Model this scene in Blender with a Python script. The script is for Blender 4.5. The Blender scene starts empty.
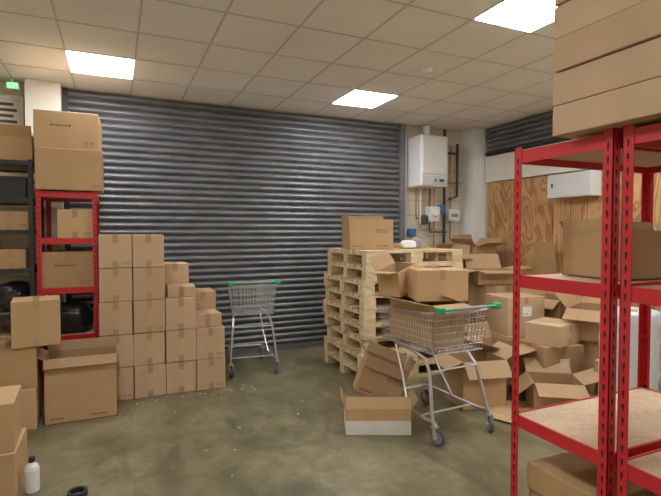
import bpy, bmesh, math, random
from mathutils import Vector, Matrix, Euler, noise
random.seed(7)
D=bpy.data; C=bpy.context; COL=C.scene.collection
def V(*a): return Vector(a)

# ------------------------------------------------------------ materials
def newmat(name):
    m=D.materials.new(name); m.use_nodes=True
    nt=m.node_tree; b=nt.nodes['Principled BSDF']
    return m,nt,b
def N(nt,t,**k):
    n=nt.nodes.new(t)
    for a,v in k.items():
        if a in n.inputs: n.inputs[a].default_value=v
        else: setattr(n,a,v)
    return n
def simple(name,col,rough=.5,metal=0,var=.08,scale=8,bump=0,bscale=60,trans=0):
    m,nt,b=newmat(name)
    tc=N(nt,'ShaderNodeTexCoord'); nz=N(nt,'ShaderNodeTexNoise'); nz.inputs['Scale'].default_value=scale; nz.inputs['Detail'].default_value=5
    nt.links.new(tc.outputs['Object'],nz.inputs['Vector'])
    r=N(nt,'ShaderNodeValToRGB'); c=col
    r.color_ramp.elements[0].position=.3; r.color_ramp.elements[1].position=.7
    r.color_ramp.elements[0].color=(c[0]*(1-var),c[1]*(1-var),c[2]*(1-var),1)
    r.color_ramp.elements[1].color=(min(1,c[0]*(1+var)),min(1,c[1]*(1+var)),min(1,c[2]*(1+var)),1)
    nt.links.new(nz.outputs['Fac'],r.inputs['Fac']); nt.links.new(r.outputs['Color'],b.inputs['Base Color'])
    b.inputs['Roughness'].default_value=rough; b.inputs['Metallic'].default_value=metal
    if trans: b.inputs['Transmission Weight'].default_value=trans
    if bump:
        n2=N(nt,'ShaderNodeTexNoise'); n2.inputs['Scale'].default_value=bscale
        nt.links.new(tc.outputs['Object'],n2.inputs['Vector'])
        bp=N(nt,'ShaderNodeBump'); bp.inputs['Strength'].default_value=bump; bp.inputs['Distance'].default_value=.01
        nt.links.new(n2.outputs['Fac'],bp.inputs['Height']); nt.links.new(bp.outputs['Normal'],b.inputs['Normal'])
    return m
def cardboard(name,c1,c2):
    m,nt,b=newmat(name)
    tc=N(nt,'ShaderNodeTexCoord'); oi=N(nt,'ShaderNodeObjectInfo')
    mix=N(nt,'ShaderNodeMixRGB'); mix.inputs[1].default_value=(*c1,1); mix.inputs[2].default_value=(*c2,1)
    nt.links.new(oi.outputs['Random'],mix.inputs[0])
    nz=N(nt,'ShaderNodeTexNoise'); nz.inputs['Scale'].default_value=5; nz.inputs['Detail'].default_value=6
    nt.links.new(tc.outputs['Object'],nz.inputs['Vector'])
    mr=N(nt,'ShaderNodeMapRange'); mr.inputs['To Min'].default_value=.86; mr.inputs['To Max'].default_value=1.12
    nt.links.new(nz.outputs['Fac'],mr.inputs['Value'])
    hs=N(nt,'ShaderNodeHueSaturation'); nt.links.new(mix.outputs[0],hs.inputs['Color']); nt.links.new(mr.outputs[0],hs.inputs['Value'])
    nt.links.new(hs.outputs[0],b.inputs['Base Color'])
    wv=N(nt,'ShaderNodeTexWave'); wv.inputs['Scale'].default_value=45; wv.inputs['Distortion'].default_value=.5
    nt.links.new(tc.outputs['Object'],wv.inputs['Vector'])
    bp=N(nt,'ShaderNodeBump'); bp.inputs['Strength'].default_value=.08; bp.inputs['Distance'].default_value=.002
    nt.links.new(wv.outputs['Fac'],bp.inputs['Height']); nt.links.new(bp.outputs['Normal'],b.inputs['Normal'])
    b.inputs['Roughness'].default_value=.7
    return m
M={}
M['card']=cardboard('cardboard',(.45,.27,.125),(.60,.39,.205))
M['cardp']=cardboard('cardboard_pinkish',(.50,.325,.185),(.57,.385,.235))
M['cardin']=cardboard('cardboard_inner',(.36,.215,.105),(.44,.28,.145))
M['cardw']=simple('cardboard_white',(.80,.77,.70),.6,var=.04)
M['tape']=simple('parcel_tape',(.40,.25,.13),.3,var=.05)
M['seam']=simple('seam_dark_card',(.20,.125,.07),.8)  # darker brown for flap seams and fold lines
M['ink']=simple('printed_ink',(.09,.075,.06),.7)
M['label']=simple('paper_label',(.8,.79,.75),.6,var=.03)
M['red']=simple('red_powder_coat',(.56,.018,.026),.36,var=.1,scale=4)
M['slot']=simple('slot_dark',(.03,.008,.008),.8)
M['board']=simple('particle_board',(.64,.45,.29),.7,var=.14,scale=40,bump=.1,bscale=200)
M['black']=simple('black_metal',(.02,.02,.022),.5,var=.2)
M['bag']=simple('black_polythene',(.012,.012,.014),.3,var=.3,bump=.6,bscale=25)
M['wbag']=simple('clear_bubble_wrap',(.86,.88,.90),.28,var=.05,bump=.8,bscale=70,trans=.35)
M['steel']=simple('zinc_steel_wire',(.68,.68,.69),.3,.85,var=.06)
M['rubber']=simple('grey_rubber',(.09,.09,.10),.6,var=.1)
M['plastic']=simple('grey_plastic',(.25,.25,.27),.5)
M['green']=simple('green_plastic',(.03,.38,.14),.4,var=.08)
M['white']=simple('white_enamel',(.82,.82,.81),.3,var=.02)
M['offw']=simple('offwhite_paint',(.76,.72,.62),.6,var=.05,scale=3)
M['dark']=simple('dark_pipe',(.05,.045,.045),.5)
M['copper']=simple('copper_pipe',(.55,.25,.13),.35,.8)
M['blue']=simple('blue_plastic',(.04,.16,.42),.4)
M['grey']=simple('grey_cabinet',(.66,.66,.64),.45,var=.03)
M['tbar']=simple('ceiling_tbar',(.60,.585,.55),.6,var=.03)
M['trunk']=simple('timber_batten',(.42,.30,.18),.7,var=.15,scale=12)

def wood(name,c1,c2,sc=(2,30,30),rough=.7,dist=1.2):
    m,nt,b=newmat(name)
    tc=N(nt,'ShaderNodeTexCoord'); mp=N(nt,'ShaderNodeMapping'); mp.inputs['Scale'].default_value=sc
    oi=N(nt,'ShaderNodeObjectInfo')
    nt.links.new(tc.outputs['Object'],mp.inputs['Vector'])
    ad=N(nt,'ShaderNodeVectorMath'); ad.operation='ADD'
    nt.links.new(mp.outputs[0],ad.inputs[0]); 
    ml=N(nt,'ShaderNodeMath'); ml.operation='MULTIPLY'; ml.inputs[1].default_value=40
    nt.links.new(oi.outputs['Random'],ml.inputs[0]); nt.links.new(ml.outputs[0],ad.inputs[1])
    nz=N(nt,'ShaderNodeTexNoise'); nz.inputs['Scale'].default_value=1.2; nz.inputs['Detail'].default_value=7; nz.inputs['Distortion'].default_value=dist
    nt.links.new(ad.outputs[0],nz.inputs['Vector'])
    r=N(nt,'ShaderNodeValToRGB'); r.color_ramp.elements[0].position=.3; r.color_ramp.elements[1].position=.68
    r.color_ramp.elements[0].color=(*c1,1); r.color_ramp.elements[1].color=(*c2,1)
    nt.links.new(nz.outputs['Fac'],r.inputs['Fac']); nt.links.new(r.outputs[0],b.inputs['Base Color'])
    b.inputs['Roughness'].default_value=rough
    return m
M['pallet']=wood('pallet_softwood',(.52,.36,.18),(.80,.64,.40),(3,9,9))
def ply_mat():
    m,nt,b=newmat('plywood_sheet')
    tc=N(nt,'ShaderNodeTexCoord'); mp=N(nt,'ShaderNodeMapping'); mp.inputs['Scale'].default_value=(3,1.6,.55)
    nt.links.new(tc.outputs['Object'],mp.inputs[0])
    nz=N(nt,'ShaderNodeTexNoise'); nz.inputs['Scale'].default_value=1.6; nz.inputs['Detail'].default_value=3; nz.inputs['Distortion'].default_value=.6
    nt.links.new(mp.outputs[0],nz.inputs['Vector'])
    # cathedral grain: contour bands of the noise
    ml=N(nt,'ShaderNodeMath'); ml.operation='MULTIPLY'; ml.inputs[1].default_value=85
    sn=N(nt,'ShaderNodeMath'); sn.operation='SINE'
    nt.links.new(nz.outputs['Fac'],ml.inputs[0]); nt.links.new(ml.outputs[0],sn.inputs[0])
    mr=N(nt,'ShaderNodeMapRange'); mr.inputs['From Min'].default_value=-1; mr.inputs['From Max'].default_value=1
    nt.links.new(sn.outputs[0],mr.inputs['Value'])
    r=N(nt,'ShaderNodeValToRGB'); r.color_ramp.elements[0].position=.0; r.color_ramp.elements[1].position=.6
    r.color_ramp.elements[0].color=(.40,.18,.065,1); r.color_ramp.elements[1].color=(.62,.34,.145,1)
    nt.links.new(mr.outputs[0],r.inputs[0])
    n2=N(nt,'ShaderNodeTexNoise'); n2.inputs['Scale'].default_value=3; n2.inputs['Detail'].default_value=5
    nt.links.new(tc.outputs['Object'],n2.inputs['Vector'])
    r2=N(nt,'ShaderNodeValToRGB'); r2.color_ramp.elements[0].position=.3; r2.color_ramp.elements[1].position=.7
    r2.color_ramp.elements[0].color=(.75,.75,.75,1); r2.color_ramp.elements[1].color=(1.1,1.1,1.1,1)
    nt.links.new(n2.outputs['Fac'],r2.inputs[0])
    mx=N(nt,'ShaderNodeMixRGB'); mx.blend_type='MULTIPLY'; mx.inputs[0].default_value=1
    nt.links.new(r.outputs[0],mx.inputs[1]); nt.links.new(r2.outputs[0],mx.inputs[2])
    nt.links.new(mx.outputs[0],b.inputs['Base Color']); b.inputs['Roughness'].default_value=.5
    return m
M['ply']=ply_mat()

def floor_mat():
    m,nt,b=newmat('painted_concrete_floor')
    tc=N(nt,'ShaderNodeTexCoord')
    n1=N(nt,'ShaderNodeTexNoise'); n1.inputs['Scale'].default_value=1.1; n1.inputs['Detail'].default_value=9; n1.inputs['Roughness'].default_value=.68; n1.inputs['Distortion'].default_value=.4
    n2=N(nt,'ShaderNodeTexNoise'); n2.inputs['Scale'].default_value=5; n2.inputs['Detail'].default_value=12; n2.inputs['Roughness'].default_value=.78
    n3=N(nt,'ShaderNodeTexNoise'); n3.inputs['Scale'].default_value=38; n3.inputs['Detail'].default_value=5
    n4=N(nt,'ShaderNodeTexNoise'); n4.inputs['Scale'].default_value=2.6; n4.inputs['Detail'].default_value=6; n4.inputs['Distortion'].default_value=1.5
    mp=N(nt,'ShaderNodeMapping'); mp.inputs['Scale'].default_value=(1,.35,1); mp.inputs['Rotation'].default_value=(0,0,.5)
    nt.links.new(tc.outputs['Object'],mp.inputs[0]); nt.links.new(mp.outputs[0],n4.inputs['Vector'])
    for n in(n1,n2,n3): nt.links.new(tc.outputs['Object'],n.inputs['Vector'])
    r1=N(nt,'ShaderNodeValToRGB'); r1.color_ramp.elements[0].position=.38; r1.color_ramp.elements[1].position=.62
    r1.color_ramp.elements[0].color=(.135,.113,.058,1); r1.color_ramp.elements[1].color=(.25,.218,.125,1)
    r2=N(nt,'ShaderNodeValToRGB'); r2.color_ramp.elements[0].position=.32; r2.color_ramp.elements[1].position=.68
    r2.color_ramp.elements[0].color=(.45,.45,.45,1); r2.color_ramp.elements[1].color=(1.35,1.35,1.35,1)
    nt.links.new(n1.outputs['Fac'],r1.inputs[0]); nt.links.new(n2.outputs['Fac'],r2.inputs[0])
    mx=N(nt,'ShaderNodeMixRGB'); mx.blend_type='MULTIPLY'; mx.inputs[0].default_value=.8
    nt.links.new(r1.outputs[0],mx.inputs[1]); nt.links.new(r2.outputs[0],mx.inputs[2])
    r4=N(nt,'ShaderNodeValToRGB'); r4.color_ramp.elements[0].position=.54; r4.color_ramp.elements[1].position=.70
    r4.color_ramp.elements[0].color=(0,0,0,1); r4.color_ramp.elements[1].color=(.7,.7,.7,1)
    nt.links.new(n4.outputs['Fac'],r4.inputs[0])
    mx4=N(nt,'ShaderNodeMixRGB'); mx4.inputs[2].default_value=(.085,.072,.042,1)
    nt.links.new(r4.outputs[0],mx4.inputs[0]); nt.links.new(mx.outputs[0],mx4.inputs[1])
    r3=N(nt,'ShaderNodeValToRGB'); r3.color_ramp.elements[0].position=.70; r3.color_ramp.elements[1].position=.80
    r3.color_ramp.elements[0].color=(0,0,0,1); r3.color_ramp.elements[1].color=(.5,.5,.5,1)
    nt.links.new(n3.outputs['Fac'],r3.inputs[0])
    mx2=N(nt,'ShaderNodeMixRGB'); mx2.inputs[2].default_value=(.38,.34,.24,1)
    nt.links.new(r3.outputs[0],mx2.inputs[0]); nt.links.new(mx4.outputs[0],mx2.inputs[1])
    nt.links.new(mx2.outputs[0],b.inputs['Base Color'])
    mr=N(nt,'ShaderNodeMapRange'); mr.inputs['To Min'].default_value=.20; mr.inputs['To Max'].default_value=.55
    nt.links.new(n2.outputs['Fac'],mr.inputs['Value']); nt.links.new(mr.outputs[0],b.inputs['Roughness'])
    bp=N(nt,'ShaderNodeBump'); bp.inputs['Strength'].default_value=.15; bp.inputs['Distance'].default_value=.01
    nt.links.new(n2.outputs['Fac'],bp.inputs['Height']); nt.links.new(bp.outputs[0],b.inputs['Normal'])
    return m
M['floor']=floor_mat()
def wall_mat(name,axis='xz'):
    m,nt,b=newmat(name)
    tc=N(nt,'ShaderNodeTexCoord'); sp=N(nt,'ShaderNodeSeparateXYZ'); cb=N(nt,'ShaderNodeCombineXYZ')
    nt.links.new(tc.outputs['Object'],sp.inputs[0])
    nt.links.new(sp.outputs['X' if axis=='xz' else 'Y'],cb.inputs['X']); nt.links.new(sp.outputs['Z'],cb.inputs['Y'])
    br=N(nt,'ShaderNodeTexBrick'); br.inputs['Scale'].default_value=1; br.inputs['Brick Width'].default_value=.44; br.inputs['Row Height'].default_value=.225; br.inputs['Mortar Size'].default_value=.008
    br.inputs['Color1'].default_value=(.72,.66,.50,1); br.inputs['Color2'].default_value=(.76,.70,.54,1); br.inputs['Mortar'].default_value=(.56,.50,.37,1)
    nt.links.new(cb.outputs[0],br.inputs['Vector']); nt.links.new(br.outputs['Color'],b.inputs['Base Color'])
    bp=N(nt,'ShaderNodeBump'); bp.inputs['Strength'].default_value=.3; bp.inputs['Distance'].default_value=.004; bp.invert=True
    nt.links.new(br.outputs['Fac'],bp.inputs['Height']); nt.links.new(bp.outputs[0],b.inputs['Normal'])
    b.inputs['Roughness'].default_value=.6
    return m
M['wallx']=wall_mat('painted_blockwork_back'); M['wally']=wall_mat('painted_blockwork_side','yz')
M['ceil']=simple('mineral_ceiling_tile',(.90,.885,.85),.85,var=.04,scale=2,bump=.2,bscale=120)
def shutter_mat():
    m,nt,b=newmat('galvanised_shutter_steel')
    tc=N(nt,'ShaderNodeTexCoord'); nz=N(nt,'ShaderNodeTexNoise'); nz.inputs['Scale'].default_value=2.5; nz.inputs['Detail'].default_value=8
    mp=N(nt,'ShaderNodeMapping'); mp.inputs['Scale'].default_value=(1,1,4)
    nt.links.new(tc.outputs['Object'],mp.inputs[0]); nt.links.new(mp.outputs[0],nz.inputs['Vector'])
    r=N(nt,'ShaderNodeValToRGB'); r.color_ramp.elements[0].position=.3; r.color_ramp.elements[1].position=.7
    r.color_ramp.elements[0].color=(.118,.120,.128,1); r.color_ramp.elements[1].color=(.20,.203,.214,1)
    nt.links.new(nz.outputs['Fac'],r.inputs[0]); nt.links.new(r.outputs[0],b.inputs['Base Color'])
    b.inputs['Metallic'].default_value=.2; b.inputs['Roughness'].default_value=.40
    return m
M['shutter']=shutter_mat()
def emis(name,col,s):
    m,nt,b=newmat(name); b.inputs['Emission Color'].default_value=(*col,1); b.inputs['Emission Strength'].default_value=s; b.inputs['Base Color'].default_value=(.8,.8,.8,1)
    return m
M['led']=emis('led_diffuser',(.97,.985,1),28.5)
M['exit']=emis('exit_green',(.05,1,.25),1.2)

# ------------------------------------------------------------ mesh builder
class MB:
    def __init__(s): s.v=[]; s.f=[]; s.m=[]; s.ms=[]
    def mi(s,k):
        if k not in s.ms: s.ms.append(k)
        return s.ms.index(k)
    def add(s,vs,fs,k):
        o=len(s.v); s.v+=[Vector(v) for v in vs]; i=s.mi(k)
        for f in fs: s.f.append([o+a for a in f]); s.m.append(i)
    def par(s,o,u,v,w,k):
        o,u,v,w=map(Vector,(o,u,v,w))
        if u.cross(v).dot(w)<0: o=o+w; w=-w
        p=[o,o+u,o+u+v,o+v,o+w,o+u+w,o+u+v+w,o+v+w]
        s.add(p,[(0,3,2,1),(4,5,6,7),(0,1,5,4),(1,2,6,5),(2,3,7,6),(3,0,4,7)],k)
    def box(s,a,b,k):
        a,b=Vector(a),Vector(b); d=b-a
        s.par(a,(d.x,0,0),(0,d.y,0),(0,0,d.z),k)
    def rbox(s,a,b,k,bev=.004,seg=2):
        bm=bmesh.new(); bmesh.ops.create_cube(bm,size=1)
        a,b=Vector(a),Vector(b)
        for v in bm.verts:
            v.co=Vector(((a.x+b.x)/2+v.co.x*(b.x-a.x),(a.y+b.y)/2+v.co.y*(b.y-a.y),(a.z+b.z)/2+v.co.z*(b.z-a.z)))
        bmesh.ops.bevel(bm,geom=bm.edges[:],offset=bev,segments=seg,affect='EDGES',profile=.5)
        bm.verts.index_update()
        s.add([v.co.copy() for v in bm.verts],[tuple(v.index for v in f.verts) for f in bm.faces],k); bm.free()
    def tube(s,pts,r,k,n=6,closed=False,caps=True):
        pts=[Vector(p) for p in pts]; L=len(pts); rings=[]
        up=None
        for i,p in enumerate(pts):
            if closed: t=(pts[(i+1)%L]-pts[i-1])
            else: t=(pts[min(i+1,L-1)]-pts[max(i-1,0)])
            t.normalize()
            if up is None:
                up=Vector((0,0,1)) if abs(t.z)<.9 else Vector((1,0,0))
            a=(up-t*up.dot(t)); 
            if a.length<1e-4: a=t.orthogonal()
            a.normalize(); up=a; b=t.cross(a)
            rings.append([p+(a*math.cos(2*math.pi*j/n)+b*math.sin(2*math.pi*j/n))*r for j in range(n)])
        vs=[v for q in rings for v in q]; fs=[]
        for i in range(L if closed else L-1):
            i2=(i+1)%L
            for j in range(n):
                j2=(j+1)%n; fs.append((i*n+j,i*n+j2,i2*n+j2,i2*n+j))
        if caps and not closed:
            fs.append(tuple(range(n))[::-1]); fs.append(tuple((L-1)*n+j for j in range(n)))
        s.add(vs,fs,k)
    def lathe(s,prof,c,k,n=20,axis='z'):
        c=Vector(c); vs=[];fs=[]
        for r,h in prof:
            for j in range(n):
                a=2*math.pi*j/n; q=(r*math.cos(a),r*math.sin(a),h)
                if axis=='x': q=(h,q[0],q[1])
                if axis=='y': q=(q[0],h,q[1])
                vs.append(c+Vector(q))
        for i in range(len(prof)-1):
            for j in range(n): j2=(j+1)%n; fs.append((i*n+j,i*n+j2,(i+1)*n+j2,(i+1)*n+j))
        fs.append(tuple(range(n))[::-1]); fs.append(tuple((len(prof)-1)*n+j for j in range(n)))
        s.add(vs,fs,k)
    def lump(s,c,rad,k,seed=0,amp=.25,sub=4,flat=True):
        bm=bmesh.new(); bmesh.ops.create_icosphere(bm,subdivisions=sub,radius=1)
        c=Vector(c)
        for v in bm.verts:
            n=noise.noise(v.co*1.6+Vector((seed,0,0)))+.5*noise.noise(v.co*4+Vector((seed,3,0)))+.25*abs(noise.noise(v.co*9+Vector((0,seed,0))))
            q=v.co*(1+amp*n)
            q=Vector([math.copysign(min(1,abs(a))**.75,a) for a in q])
            if flat: q.z=max(q.z,-.75)
            v.co=Vector((q.x*rad[0],q.y*rad[1],q.z*rad[2]))+c
        bm.verts.index_update()
        s.add([v.co.copy() for v in bm.verts],[tuple(v.index for v in f.verts) for f in bm.faces],k); bm.free()
    def mesh(s,name,smooth=False):
        me=D.meshes.new(name); me.from_pydata([tuple(v) for v in s.v],[],s.f)
        for k in s.ms: me.materials.append(M[k])
        for p,i in zip(me.polygons,s.m): p.material_index=i; p.use_smooth=smooth
        me.update(); return me
    def obj(s,name,loc=(0,0,0),rot=(0,0,0),smooth=False):
        o=D.objects.new(name,s.mesh(name,smooth)); COL.objects.link(o)
        o.location=loc; o.rotation_euler=[math.radians(a) for a in rot]
        return o

# ------------------------------------------------------------ cardboard boxes
def closed_box(w,d,h,loc,rz=0,rx=0,ry=0,mat='card',tape=True,marks=0,name='cardboard_box',tapeaxis='y',label=False):
    m=MB(); m.rbox((-w/2,-d/2,0),(w/2,d/2,h),mat,.005)
    e=.0012; t=.024
    if tape:
        if tapeaxis=='y':
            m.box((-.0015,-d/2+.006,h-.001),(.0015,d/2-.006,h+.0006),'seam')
            m.box((-t,-d/2-e,h+.0004),(t,d/2+e,h+e),'tape'); 
            for sy in(-1,1):
                m.box((-t,sy*(d/2+e/2)-e/2,h-.075),(t,sy*(d/2+e/2)+e/2,h+e),'tape')
                m.box((-t,sy*(d/2+e/2)-e/2,.003),(t,sy*(d/2+e/2)+e/2,.06),'tape')
        else:
            m.box((-w/2-e,-t,h+.0004),(w/2+e,t,h+e),'tape')
            for sx in(-1,1):
                m.box((sx*(w/2+e/2)-e/2,-t,h-.075),(sx*(w/2+e/2)+e/2,t,h+e),'tape')
    def mk(x0,z0,x1,z1,k='ink'):
        m.box((x0,-d/2-e*.8,z0),(x1,-d/2+.001,z1),k)
        m.box((-x1,d/2-.001,z0),(-x0,d/2+e*.8,z1),k)
    if marks==1:
        for i in range(2): 
            x=w/2-.045-i*.035; mk(x,.03,x+.020,.033); mk(x,.050,x+.020,.053); mk(x,.033,x+.003,.050); mk(x+.017,.033,x+.020,.050)
    if marks==2:
        z=h*.60
        x=-w*.25
        for i in range(7):
            ww=random.uniform(.012,.026); mk(x,z,x+ww,z+.014); x+=ww+.008
        for i in range(2):
            x=w/2-.07-i*.05; mk(x,.03,x+.03,.034); mk(x,.062,x+.03,.066); mk(x,.034,x+.004,.062); mk(x+.026,.034,x+.03,.062)
    if label: mk(-w*.1,h*.5,w*.15,h*.75,'label'); mk(-w*.08,h*.55,w*.05,h*.57)
    return m.obj(name,loc,(rx,ry,rz))
def open_box(w,d,h,loc,rz=0,rx=0,ry=0,flaps=(60,60,60,60),mat='card',name='open_cardboard_box',fl=None,marks=0,lowmat=None,inner='cardin'):
    m=MB(); t=.005; fl=fl or min(w,d)*.46
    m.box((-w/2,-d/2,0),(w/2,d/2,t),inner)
    def wall(o,u,nrm,L):
        o=Vector(o);u=Vector(u);nrm=Vector(nrm)
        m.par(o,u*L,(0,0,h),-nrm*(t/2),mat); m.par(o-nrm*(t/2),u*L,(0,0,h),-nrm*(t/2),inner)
    wall((-w/2,-d/2,0),(1,0,0),(0,-1,0),w); wall((-w/2,d/2,0),(1,0,0),(0,1,0),w)
    wall((-w/2,-d/2,0),(0,1,0),(-1,0,0),d); wall((w/2,-d/2,0),(0,1,0),(1,0,0),d)
    for (o,u,nr,L),a in zip((((-w/2,-d/2,h),(1,0,0),(0,-1,0),w),((-w/2,d/2,h),(1,0,0),(0,1,0),w),((-w/2,-d/2,h),(0,1,0),(-1,0,0),d),((w/2,-d/2,h),(0,1,0),(1,0,0),d)),flaps):
        if a is None: continue
        o,u,nr=Vector(o),Vector(u),Vector(nr); r=math.radians(a)
        dv=Vector((0,0,1))*math.cos(r)+nr*math.sin(r); th=nr*math.cos(r)-Vector((0,0,1))*math.sin(r)
        o=o+u*.003+nr*.001
        m.par(o,u*(L-.006),dv*fl,th*(t/2),mat)
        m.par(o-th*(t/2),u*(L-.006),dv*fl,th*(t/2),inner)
    e=.001
    if lowmat:
        m.box((-w/2+.001,-d/2-e,.002),(w/2-.001,-d/2+.001,h*.55),lowmat); m.box((-w/2-e,-d/2+.001,.002),(-w/2+.001,d/2-.001,h*.55),lowmat)
    if marks:
        x=-w*.42
        for i in range(5):
            ww=random.uniform(.01,.02); m.box((x,-d/2-e,.035),(x+ww,-d/2+.001,.045),'ink'); x+=ww+.005
        x=w*.12
        for i in range(6):
            ww=random.uniform(.01,.025); m.box((x,-d/2-e,.035),(x+ww,-d/2+.001,.045),'ink'); x+=ww+.005
        if marks==2:
            for i in range(3):
                x=w*.1+i*.05; z=h*.55
                for q in ((x,z,x+.035,z+.004),(x,z+.036,x+.035,z+.04),(x,z,x+.004,z+.04),(x+.031,z,x+.035,z+.04),(x+.014,z+.01,x+.02,z+.03)): m.box((q[0],-d/2-e,q[1]),(q[2],-d/2+.001,q[3]),'ink')
    return m.obj(name,loc,(rx,ry,rz))

# ------------------------------------------------------------ room
XL,XR,YB,YF,H=-1.62,5.2,6.06,-2.5,3.12
m=MB(); m.box((XL-.1,YF-.1,-.1),(XR+.1,YB+.1,0),'floor'); m.obj('floor')
m=MB(); m.box((XL-.1,YF-.1,H),(XR+.1,YB+.1,H+.1),'ceil'); m.obj('ceiling')
m=MB(); m.box((XL-.1,YB,0),(XR+.1,YB+.1,H),'wallx'); m.obj('wall_back')
m=MB(); m.box((XL-.1,YF-.1,0),(XR+.1,YF,H),'wallx'); m.obj('wall_front')
m=MB(); m.box((XL-.1,YF,0),(XL,YB,H),'wally'); m.obj('wall_left')
m=MB(); m.box((XR,YF,0),(XR+.1,YB,H),'wally'); m.obj('wall_right')
LX,LY,PX,PY=2.71,5.06,.56,.63
m=MB(); b=.008; zb=H-.003
xs=[LX+PX/2+PX*k for k in range(-9,5)]; ys=[LY+PY/2+PY*k for k in range(-13,3)]
for x in xs:
    if XL<x<XR: m.box((x-b,YF,zb),(x+b,YB,H),'tbar')
for y in ys:
    if YF<y<YB: m.box((XL,y-b,zb-.0005),(XR,y+b,H),'tbar')
m.obj('trim_1')
for (x,y) in [(LX-i*5*PX,LY-j*4*PY) for i in(0,1) for j in(0,1,2)]+[(LX+3*PX,LY-4*PY),(LX+3*PX,LY-8*PY)]:  # unseen panels here are added for lighting, last two to brighten dark corners
    m=MB(); m.box((-.29,-.31,-.006),(.29,.31,-.001),'white'); m.box((-.27,-.29,-.010),(.27,.29,-.006),'led')
    m.obj('led_ceiling_panel',(x,y,H))
m=MB(); m.lathe([(.05,0),(.052,-.012),(.04,-.03),(.025,-.04)],(0,0,0),'white'); m.obj('smoke_detector',(2.75,3.86,H-.004))
m=MB(); m.box((-.82,5.8,0),(-.50,YB-.001,H-.006),'offw'); m.obj('wall_pillar')
m=MB(); m.box((4.93,5.72,0),(XR-.001,YB-.001,H-.006),'white'); m.obj('wall_pillar')
def shutter_profile(m,x0,x1,z0,z1,y,p,k,axis='x'):
    n=int(round((z1-z0)/p)); p=(z1-z0)/n; pr=[]
    for i in range(n):
        z=z0+i*p
        pr+= [(z,0.004),(z+.10*p,0.010)]
        for t in (0,.10,.25,.42,.58,.75,.90,1):
            pr.append((z+p*(.16+.74*t), -.004-.022*math.sin(math.pi*t)**.8))
        pr.append((z+.95*p,.010))
    pr.append((z1,0.004))
    if axis=='x': vs=[(x0,y+o,z) for z,o in pr]+[(x1,y+o,z) for z,o in pr]
    else: vs=[(y+o,x0,z) for z,o in pr]+[(y+o,x1,z) for z,o in pr]
    L=len(pr); m.add(vs,[(i,L+i,L+i+1,i+1) for i in range(L-1)],k)
m=MB(); shutter_profile(m,-.46,3.80,.07,3.10,6.0,.079,'shutter')
m.box((-.46,5.97,.0),(3.80,6.02,.07),'shutter')
m.box((-.50,5.94,0),(-.44,6.05,3.10),'black'); m.box((3.78,5.93,0),(3.85,6.05,3.10),'shutter')
m.obj('roller_shutter')
m=MB(); shutter_profile(m,3.0,5.70,2.74,3.10,5.15,.079,'shutter','y'); m.box((5.12,3.0,2.70),(5.19,5.70,2.74),'black'); m.obj('roller_shutter')
m=MB(); m.box((5.13,2.6,2.30),(5.199,5.70,2.68),'offw'); m.obj('trim_2')
m=MB()
for a,bb in ((4.48,5.66),(3.27,4.47),(2.4,3.26)):
    m.box((5.15,a,.02),(5.17,bb,2.28),'ply')
    for yy in (a+.05,bb-.05):
        for zz in (.3,.9,1.5,2.1): m.lathe([(.008,-.002),(.008,0)],(5.15,yy,zz),'black',8,'x')
m.obj('plywood_boarding')
m=MB(); m.rbox((4.98,3.80,1.97),(5.148,4.42,2.26),'grey',.008); m.box((4.975,3.82,1.99),(4.98,4.40,2.24),'grey'); m.box((4.97,4.33,2.10),(4.976,4.35,2.15),'black'); m.obj('electrical_cabinet')
m=MB(); m.rbox((3.95,5.68,2.20),(4.42,6.055,2.93),'white',.02,3)
m.rbox((3.97,5.66,2.38),(4.40,5.69,2.91),'white',.01)
m.box((3.97,5.665,2.23),(4.40,5.685,2.35),'grey'); m.lathe([(.022,0),(.022,.012)],(4.19,5.652,2.29),'plastic',axis='y')
m.box((4.26,5.66,2.27),(4.34,5.668,2.31),'ink')
m.lathe([(.05,0),(.05,.17)],(4.18,5.87,2.93),'white',axis='z')
m.obj('wall_boiler')
m=MB()
for i,(x,k,z0) in enumerate(((4.02,'copper',1.75),(4.10,'white',1.62),(4.18,'copper',1.8),(4.26,'dark',1.55),(4.34,'copper',1.2))):
    m.tube([(x,5.9,2.19),(x,5.9,z0+.05),(x+.03,5.93,z0),(x+.35,5.95,z0)],.011,k,8)
m.tube([(4.58,5.97,3.1),(4.58,5.97,1.0)],.022,'dark',10); m.tube([(4.82,5.97,2.9),(4.82,5.97,2.1),(4.66,5.95,2.05)],.020,'dark',10)
m.tube([(4.45,5.97,2.75),(4.82,5.97,2.75),(4.82,5.97,2.9)],.018,'dark',10)
m.tube([(4.45,5.97,2.86),(4.7,5.97,2.86),(4.72,6.0,2.65),(4.72,6.0,.6)],.012,'copper',8)
m.tube([(4.50,5.99,2.3),(4.9,5.99,2.3)],.012,'copper',8)
m.obj('heating_pipework')
m=MB(); m.box((3.87,6.0,1.0),(3.93,6.055,3.11),'trunk'); m.tube([(3.90,5.985,3.1),(3.90,5.985,1.2)],.012,'white',8); m.obj('pipe_batten')
m=MB(); m.rbox((4.15,5.74,1.70),(4.34,5.86,1.92),'grey',.01); m.lathe([(.05,0),(.05,.03)],(4.24,5.71,1.83),'white',axis='y'); m.rbox((4.36,5.76,1.82),(4.43,5.86,1.95),'blue',.01)
m.lathe([(.045,0),(.05,.02),(.05,.12),(.02,.14)],(4.10,5.80,1.66),'dark'); m.obj('gas_meter')
m=MB(); m.rbox((3.96,5.96,1.50),(4.08,6.055,1.60),'blue',.008); m.rbox((4.62,5.9,1.72),(4.82,5.965,1.90),'white',.008); m.box((4.66,5.895,1.78),(4.78,5.9,1.83),'plastic'); m.obj('fused_switch_box')
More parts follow.
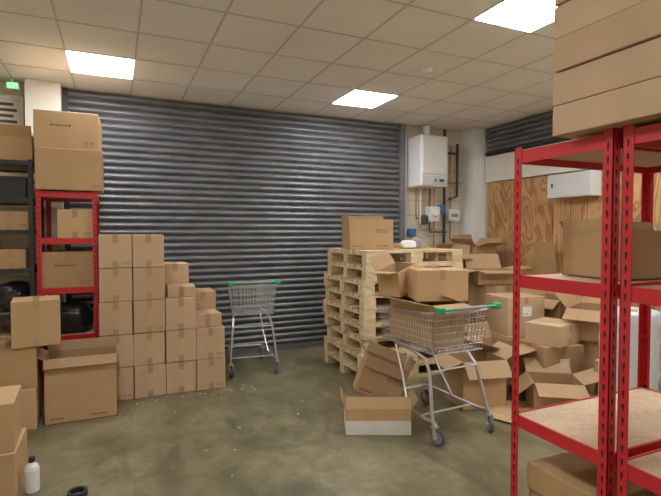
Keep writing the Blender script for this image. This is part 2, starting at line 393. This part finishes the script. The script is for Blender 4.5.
m=MB(); m.box((-1.2,6.0,2.62),(-.86,6.055,2.98),'white'); m.box((-1.17,5.995,2.65),(-.89,6.0,2.95),'offw'); 
for i in range(4): m.box((-1.14,5.992,2.69+i*.06),(-.92-.03*(i%2),5.995,2.72+i*.06),'ink')
m.obj('notice_board')
m=MB(); m.rbox((-.98,5.80,3.00),(-.87,5.86,3.07),'white',.005); m.box((-.97,5.796,3.01),(-.88,5.80,3.06),'exit'); m.box((-.94,5.82,3.07),(-.92,5.84,3.115),'white'); m.obj('exit_sign')

# ------------------------------------------------------------ shelving
def shelving(name,x0,x1,y0,y1,h,levels,col='red',slots=True,bt=.055):
    m=MB(); pw=.040; t=.003
    for sx,x in((1,x0),(-1,x1)):
        for sy,y in((1,y0),(-1,y1)):
            m.box((min(x,x+sx*pw),min(y,y+sy*t),0),(max(x,x+sx*pw),max(y,y+sy*t),h),col)
            m.box((min(x,x+sx*t),min(y,y+sy*pw),0),(max(x,x+sx*t),max(y,y+sy*pw),h),col)
            m.box((min(x-sx*.002,x+sx*(pw+.003)),min(y-sy*.002,y+sy*(pw+.003)),0),(max(x-sx*.002,x+sx*(pw+.003)),max(y-sy*.002,y+sy*(pw+.003)),.02),'black')
            if slots:
                z=.06
                while z<h-.03:
                    m.box((x+sx*.016,y-sy*.0006,z),(x+sx*.025,y+sy*t,z+.020),'slot'); m.box((x-sx*.0006,y+sy*.016,z),(x+sx*t,y+sy*.025,z+.020),'slot')
                    m.box((x+sx*.0185,y-sy*.0006,z-.010),(x+sx*.0225,y+sy*t,z),'slot'); m.box((x-sx*.0006,y+sy*.0185,z-.010),(x+sx*t,y+sy*.0225,z),'slot')
                    z+=.05
    for z in levels:
        e=.0035; q=.014
        m.box((x0+e,y0+e,z-bt),(x1-e,y0+q,z),col); m.box((x0+e,y1-q,z-bt),(x1-e,y1-e,z),col)
        m.box((x0+e,y0+e,z-bt),(x0+q,y1-e,z),col); m.box((x1-q,y0+e,z-bt),(x1-e,y1-e,z),col)
        m.box((x0+q,y0+q,z-.022),(x1-q,y1-q,z-.004),'board')
    return m.obj(name)
shelving('red_shelving_unit',-.64,-.147,5.0,5.76,1.93,(1.92,1.495,1.04,.60,.12))
RX0,RX1=1.665,2.60
shelving('red_shelving_unit',RX0,RX1,1.185,1.66,1.93,(1.915,1.355,.715,.14))
shelving('red_shelving_unit',RX0,RX1,.67,1.150,1.93,(1.915,1.355,.715,.14))
shelving('black_shelving_unit',-1.45,-.665,5.05,5.75,2.20,(2.19,1.86,1.57,1.22,.82,.12),'black',False,.04)
def crate(w,d,h,loc,k='black'):
    m=MB(); t=.006
    m.box((-w/2,-d/2,0),(w/2,d/2,t),k)
    for a,b in(((-w/2,-d/2,0),(w/2,-d/2+t,h)),((-w/2,d/2-t,0),(w/2,d/2,h)),((-w/2,-d/2,0),(-w/2+t,d/2,h)),((w/2-t,-d/2,0),(w/2,d/2,h))): m.box(a,b,k)
    m.box((-w/2-.012,-d/2-.012,h-.02),(w/2+.012,-d/2+t,h),k); m.box((-w/2-.012,d/2-t,h-.02),(w/2+.012,d/2+.012,h),k)
    m.box((-w/2-.012,-d/2,h-.02),(-w/2+t,d/2,h),k); m.box((w/2-t,-d/2,h-.02),(w/2+.012,d/2,h),k)
    return m.obj('storage_crate',loc)
crate(.30,.4,.19,(-.87,5.30,1.858)); crate(.30,.4,.17,(-1.22,5.30,1.858)); 
open_box(.50,.42,.22,(-.93,5.32,2.192),2,flaps=(20,20,60,70),fl=.10)
closed_box(.30,.4,.17,(-.86,5.32,1.567),0,marks=1)
closed_box(.24,.4,.18,(-.86,5.32,1.218),0,mat='card')
m=MB(); m.lump((0,0,.12),(.14,.2,.14),'bag',3); m.obj('black_bin_bag',(-.87,5.3,.83),smooth=True)
closed_box(.5,.4,.5,(-1.0,5.3,.117),0)

closed_box(.29,.4,.27,(-.335,5.25,1.492),0,marks=1)
closed_box(.43,.45,.33,(-.40,5.26,1.037),1,marks=2)
m=MB(); m.lump((0,0,.12),(.18,.2,.155),'bag',8); m.obj('black_bin_bag',(-.385,5.25,.60),smooth=True)
closed_box(.54,.52,.370,(-.365,5.20,1.931),0,marks=1,mat='card',tapeaxis='x')
closed_box(.52,.50,.335,(-.375,5.22,2.304),-2,marks=2,mat='card',tapeaxis='x')

# boxes in front (left)
open_box(.54,.32,.53,(-.265,4.56,0),0,flaps=(150,12,60,None),fl=.08,marks=1,mat='card')
closed_box(.44,.34,.33,(-.80,4.52,0),0,marks=0); closed_box(.42,.34,.32,(-.79,4.52,.332),2,marks=0)
closed_box(.33,.32,.36,(-.585,4.50,.655),6,marks=0)
closed_box(.36,.34,.3,(-.97,4.02,0),0); 
closed_box(.46,.40,.29,(-.765,3.40,0),0,marks=0); closed_box(.44,.38,.28,(-.77,3.40,.292),3,marks=0)
m=MB(); m.lathe([(.036,0),(.040,.006),(.040,.135),(.034,.155),(.016,.175),(.014,.18)],(0,0,0),'white'); m.lathe([(.018,.178),(.018,.205),(.015,.208)],(0,0,0),'black')
m.obj('plastic_bottle',(-.47,3.31,0),smooth=False)
m=MB()
for i in range(20):
    a=2*math.pi*i/20; a2=2*math.pi*(i+1)/20
    c,s_,c2,s2=math.cos(a),math.sin(a),math.cos(a2),math.sin(a2); R,r=.055,.038
    m.add([(c*R,s_*R,0),(c2*R,s2*R,0),(c2*r,s2*r,0),(c*r,s_*r,0),(c*R,s_*R,.03),(c2*R,s2*R,.03),(c2*r,s2*r,.03),(c*r,s_*r,.03)],[(4,5,6,7),(0,1,5,4),(2,3,7,6)],'black')
m.obj('tape_roll',(-.22,3.14,0.001))

# stack of uniform boxes
bw,bh,bd=.282,.306,.40
X0=-.137
def col(ci,y,n,hh=bh,w=bw,z0=0):
    for k in range(n):
        closed_box(w-.006,bd-.01,hh-.004,(X0+bw*(ci+.5)+random.uniform(-.004,.004),y+bd/2+random.uniform(-.008,.008),z0+k*hh),random.uniform(-.7,.7),mat='cardp',tape=True,marks=1 if random.random()<.25 else 0,tapeaxis='y')
col(0,4.765,5); col(1,4.765,5); col(2,4.765,3); col(3,4.765,2)
col(1,5.185,4); col(2,5.185,4); col(3,5.185,3)
closed_box(.27,.3,.13,(X0+bw*3.4,4.95,2*bh),4,mat='cardp')
closed_box(.26,.3,.10,(X0+bw*2.6,5.0,3*bh),-3,mat='cardp')

# ------------------------------------------------------------ pallets
def pallet_mesh():
    m=MB(); L,W=1.2,1.0
    for y in(-W/2,-.05,W/2-.1): m.box((-L/2,y,0),(L/2,y+.1,.019),'pallet')
    for x in(-L/2,-.07,L/2-.14):
        for y in(-W/2,-.05,W/2-.1): m.box((x,y,.019),(x+.14,y+.1,.102),'pallet')
        m.box((x,-W/2,.102),(x+.14,W/2,.124),'pallet')
    n=8; g=(W-n*.095)/(n-1)
    for i in range(n):
        y=-W/2+i*(.095+g); m.box((-L/2,y,.124),(L/2,y+.095,.149),'pallet')
    return m.mesh('wooden_pallet')
pm=pallet_mesh()
PZ=.151
for i in range(9):
    o=D.objects.new('wooden_pallet',pm); COL.objects.link(o)
    o.location=(2.895+random.uniform(-.03,.03),4.755+random.uniform(-.02,.02),i*PZ+.001); o.rotation_euler=(0,0,random.uniform(-.02,.02)+(math.pi if i%2 else 0))
PT=9*PZ
open_box(.50,.38,.33,(2.60,4.78,PT),-14,flaps=(None,8,5,None),fl=.05,marks=2)
closed_box(.40,.30,.05,(3.2,4.9,PT),10,tape=False)
m=MB(); m.lump((0,0,.05),(.09,.07,.05),'white',5,.2,3); m.lump((.12,.02,.06),(.06,.06,.07),'plastic',6,.2,3); m.obj('packing_scraps',(3.0,4.55,PT))

# ------------------------------------------------------------ shopping trolley
def trolley(loc,rz,sc=(1,1,1)):
    root=D.objects.new('shopping_trolley',None); COL.objects.link(root); root.location=loc; root.rotation_euler=(0,0,math.radians(rz)); root.scale=sc
    def lerp(a,b,t): return a+(b-a)*t
    def rim(t): return (lerp(.27,.205,t), lerp(0,.86,t), lerp(.95,.89,t))
    def bot(t): return (lerp(.235,.175,t), lerp(.03,.80,t), lerp(.64,.62,t))
    m=MB()
    a,b=rim(0),rim(1); c,d=bot(0),bot(1)
    m.tube([(-a[0],a[1],a[2]),(-b[0],b[1],b[2]),(b[0],b[1],b[2]),(a[0],a[1],a[2])],.007,'steel',8,True)
    m.tube([(-c[0],c[1],c[2]),(-d[0],d[1],d[2]),(d[0],d[1],d[2]),(c[0],c[1],c[2])],.005,'steel',6,True)
    w=.0028
    for i in range(25):
        t=i/24; r_,b_=rim(t),bot(t)
        for s in(-1,1): m.tube([(s*r_[0],r_[1],r_[2]),(s*b_[0],b_[1],b_[2])],w,'steel',5,caps=False)
    for j in range(1,6):
        t=j/6
        for s in(-1,1):
            p=[(s*lerp(bot(u)[0],rim(u)[0],t),lerp(bot(u)[1],rim(u)[1],t),lerp(bot(u)[2],rim(u)[2],t)) for u in(0,1)]
            m.tube(p,w,'steel',5,caps=False)
        for u in(0,1):
            x=lerp(bot(u)[0],rim(u)[0],t); y=lerp(bot(u)[1],rim(u)[1],t); z=lerp(bot(u)[2],rim(u)[2],t)
            m.tube([(-x,y,z),(x,y,z)],w,'steel',5,caps=False)
    for i in range(15):
        q=-1+2*i/14
        for u in(0,1): m.tube([(q*rim(u)[0],rim(u)[1],rim(u)[2]),(q*bot(u)[0],bot(u)[1],bot(u)[2])],w,'steel',5,caps=False)
        m.tube([(q*bot(0)[0],bot(0)[1],bot(0)[2]),(q*bot(1)[0],bot(1)[1],bot(1)[2])],w,'steel',5,caps=False)
    for i in range(9):
        t=i/8; b_=bot(t); m.tube([(-b_[0],b_[1],b_[2]),(b_[0],b_[1],b_[2])],w,'steel',5,caps=False)
    o=m.obj('wire_basket'); o.parent=root
    m=MB()
    for i in range(9):
        q=-.2+.05*i; m.tube([(q,.04,.93),(q*.95,.05,.72)],.0026,'steel',5)
    m.tube([(-.21,.04,.93),(.21,.04,.93)],.004,'steel',6); m.tube([(-.2,.05,.72),(.2,.05,.72)],.004,'steel',6)
    o=m.obj('seat_flap'); o.parent=root
    m=MB()
    for s in(-1,1):
        m.tube([(s*.262,.14,.935),(s*.268,.0,.955),(s*.272,-.07,.985),(s*.272,-.085,.99)],.011,'steel',8)
        m.rbox((s*.275-.022,-.11,.965),(s*.275+.022,-.04,1.012),'green',.008)
    m.tube([(-.27,-.085,.99),(.27,-.085,.99)],.012,'green',12)
    m.tube([(-.14,-.085,.99),(.14,-.085,.99)],.015,'plastic',12)
    o=m.obj('handle'); o.parent=root
    m=MB()
    for s in(-1,1):
        m.tube([(s*.17,.62,.615),(s*.20,.30,.605),(s*.215,.16,.58),(s*.232,.09,.50),(s*.25,.05,.35),(s*.265,.02,.22),(s*.27,.0,.16),(s*.27,-.03,.145)],.0135,'steel',10)
        m.tube([(s*.27,.01,.16),(s*.262,.10,.15),(s*.225,.60,.17),(s*.205,.70,.165)],.0125,'steel',10)
        m.tube([(s*.17,.62,.61),(s*.19,.50,.40),(s*.232,.36,.165)],.009,'steel',8)
    m.tube([(-.205,.70,.165),(.205,.70,.165)],.0125,'steel',10)
    m.tube([(-.235,.09,.50),(.235,.09,.50)],.008,'steel',8)
    m.tube([(-.255,.16,.155),(.255,.16,.155)],.008,'steel',8)
    o=m.obj('frame'); o.parent=root
    for nm,(x,y),a in(('caster_rear_left',(-.27,-.02),.3),('caster_rear_right',(.27,-.02),-.5),('caster_front_left',(-.205,.70),.2),('caster_front_right',(.205,.70),.1)):
        m=MB(); m.lathe([(.045,-.012),(.058,-.012),(.062,-.006),(.062,.006),(.058,.012),(.045,.012)],(0,-.025,.0625),'rubber',24,'x')
        m.lathe([(.044,-.014),(.044,.014)],(0,-.025,.0625),'plastic',20,'x'); m.lathe([(.010,-.026),(.010,.026)],(0,-.025,.0625),'steel',10,'x')
        for s in(-1,1): m.par((s*.020,-.04,.05),(s*.003,0,0),(0,.032,0),(0,.022,.085),'steel')
        m.box((-.023,-.022,.128),(.023,.025,.137),'steel'); m.lathe([(.014,.130),(.014,.165)],(0,0,0),'steel',12)
        o=m.obj(nm,(x,y,0),(0,0,math.degrees(a)),smooth=False); o.parent=root
    return root
trolley((2.375,2.87,0),3)
trolley((1.365,5.06,0),-6,(.93,.93,1.02))
open_box(.33,.56,.33,(2.35,3.30,.655),3,flaps=(100,80,78,-70),fl=.17)
closed_box(.42,.30,.25,(2.42,3.24,.998),-20,rx=0,mat='card',name='cardboard_box')
open_box(.30,.22,.22,(2.27,3.58,1.03),25,ry=-12,flaps=(None,30,80,None),fl=.13)

# boxes in front of trolley
open_box(.50,.30,.20,(1.875,3.28,0.001),-24,flaps=(-15,None,20,35),fl=.09,mat='card',lowmat='cardw')
open_box(.38,.28,.33,(2.06,3.66,.11),-26,rx=-6,ry=22,flaps=(160,30,60,10),fl=.10,marks=2)

# ------------------------------------------------------------ right hand pile
open_box(.42,.36,.42,(2.98,3.42,0),-12,flaps=(140,40,110,60),fl=.16)
open_box(.40,.36,.46,(3.42,3.62,0),14,flaps=(100,20,70,130),fl=.17,mat='cardp')
closed_box(.44,.38,.48,(3.86,3.36,0),-10,mat='card',marks=0,label=True)
closed_box(.5,.44,.5,(4.42,3.30,0),8,mat='card')
open_box(.50,.40,.30,(4.36,3.26,.502),24,flaps=(125,40,120,60),fl=.17)
closed_box(.42,.34,.20,(3.86,3.34,.482),16,mat='cardp')
closed_box(.48,.42,.46,(3.95,3.95,0),4); closed_box(.46,.40,.40,(3.98,3.95,.462),-8,mat='cardp',label=True)
closed_box(.5,.44,.46,(4.62,4.0,0),0); open_box(.46,.42,.34,(4.60,3.98,.462),12,flaps=(100,50,120,60),fl=.17)
closed_box(.48,.44,.52,(4.22,4.55,0),-6); closed_box(.44,.40,.40,(4.20,4.5,.522),10,mat='card'); 
closed_box(.5,.44,.5,(4.78,4.6,0),3); closed_box(.46,.42,.36,(4.78,4.60,.502),0)
open_box(.46,.36,.17,(4.18,4.54,.925),-18,flaps=(95,30,100,80),fl=.2,mat='cardp')
closed_box(.46,.40,.56,(4.05,5.20,0),3); closed_box(.44,.38,.50,(4.05,5.18,.562),-8)
open_box(.40,.34,.18,(4.05,5.16,1.065),20,flaps=(100,-40,60,20),fl=.2)
closed_box(.50,.40,.55,(4.62,5.26,0),3); closed_box(.46,.38,.50,(4.60,5.22,.552),-8); open_box(.42,.36,.30,(4.56,5.24,1.055),12,flaps=(70,20,50,50),fl=.17)
open_box(.40,.34,.26,(3.52,3.02,0),-35,flaps=(110,60,130,70),fl=.18)
closed_box(.46,.40,.42,(4.12,2.74,0),14,mat='card'); open_box(.42,.36,.34,(4.62,2.72,0),-12,flaps=(90,50,120,60),fl=.18)
def sheet(w,l,loc,rot,k='card',name='flattened_cardboard'):
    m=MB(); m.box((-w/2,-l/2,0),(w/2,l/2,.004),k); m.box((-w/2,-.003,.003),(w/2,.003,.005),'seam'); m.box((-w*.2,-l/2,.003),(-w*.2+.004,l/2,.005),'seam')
    return m.obj(name,loc,rot)
sheet(.6,.4,(3.2,3.08,.006),(0,0,-20),'cardp'); sheet(.5,.36,(3.10,3.02,.014),(0,0,25))
sheet(.34,1.42,(5.05,4.45,.72),(84,0,86))
def wrap_roll(loc,R,h,rot=(0,0,0)):
    m=MB(); n=28
    ring=[(R*.25,0),(R*.96,0),(R,.02)]+[(R*(1+.02*math.sin(i*2.3)),h*i/12) for i in range(1,12)]+[(R,h-.02),(R*.96,h)]
    for k in range(5): ring+= [(R*(.86-.14*k),h-(.012 if k%2==0 else 0))]
    m.lathe(ring,(0,0,0),'wbag',n)
    m.lathe([(R*.27,h-.01),(R*.27,h+.005),(R*.20,h+.005),(R*.20,h-.05)],(0,0,0),'card',16)
    return m.obj('bubble_wrap_roll',loc,rot,smooth=True)
wrap_roll((3.62,2.42,0),.20,.95); wrap_roll((4.05,2.20,0),.22,1.15)

# ------------------------------------------------------------ goods on right shelving
def ln_box(x0,x1,y0,y1,z0,z1,mat='card',name='long_cardboard_carton',**k):
    return closed_box(x1-x0,y1-y0,z1-z0,((x0+x1)/2,(y0+y1)/2,z0),mat=mat,name=name,**k)
z=1.931
for i,(hh,dx) in enumerate(((.120,0),(.130,.006),(.13,-.006),(.13,.003),(.13,-.003),(.13,.004))):
    ln_box(1.60+dx,2.56+dx,.32,1.40+dx,z,z+hh-.003,'cardp',tape=False); z+=hh
open_box(.60,.30,.20,(2.16,1.40,1.356),-4,flaps=(None,30,0,40),fl=.05)
closed_box(.50,.34,.24,(2.30,.92,1.356),0)
closed_box(.78,.38,.13,(2.10,1.42,.141),1,label=True); closed_box(.76,.36,.11,(2.10,1.42,.272),-2,label=True,mat='cardp'); closed_box(.78,.38,.12,(2.10,1.42,.384),1,label=True)
closed_box(.60,.36,.20,(2.15,.92,.141),0); closed_box(.60,.36,.20,(2.15,.92,.342),0)

m=MB()
for i in range(44):
    if i<36: x=random.uniform(-.2,1.3); y=random.gauss(4.64,.06)
    else: x=random.uniform(.3,1.8); y=random.uniform(2.8,4.6)
    a=random.uniform(0,3.14); l=random.uniform(.008,.035); w=random.uniform(.003,.007)
    u=Vector((math.cos(a),math.sin(a),0)); v=Vector((-u.y,u.x,0))
    if y<4.75: m.par(Vector((x,y,.0005)),u*l,v*w,(0,0,.001),'label')
m.obj('paper_scraps')

# ------------------------------------------------------------ camera / world
w=D.worlds.new('World'); C.scene.world=w; w.use_nodes=True; w.node_tree.nodes['Background'].inputs[0].default_value=(.9,.9,.85,1); w.node_tree.nodes['Background'].inputs[1].default_value=.3
cam=D.cameras.new('camera'); co=D.objects.new('camera',cam); COL.objects.link(co)
cam.sensor_width=36; cam.lens=480/661*36; co.location=(0,0,1.55); co.rotation_euler=(math.radians(90-1.9),0,math.radians(-24.2))
C.scene.camera=co
C.scene.view_settings.view_transform='Standard'
C.scene.view_settings.gamma=1.05
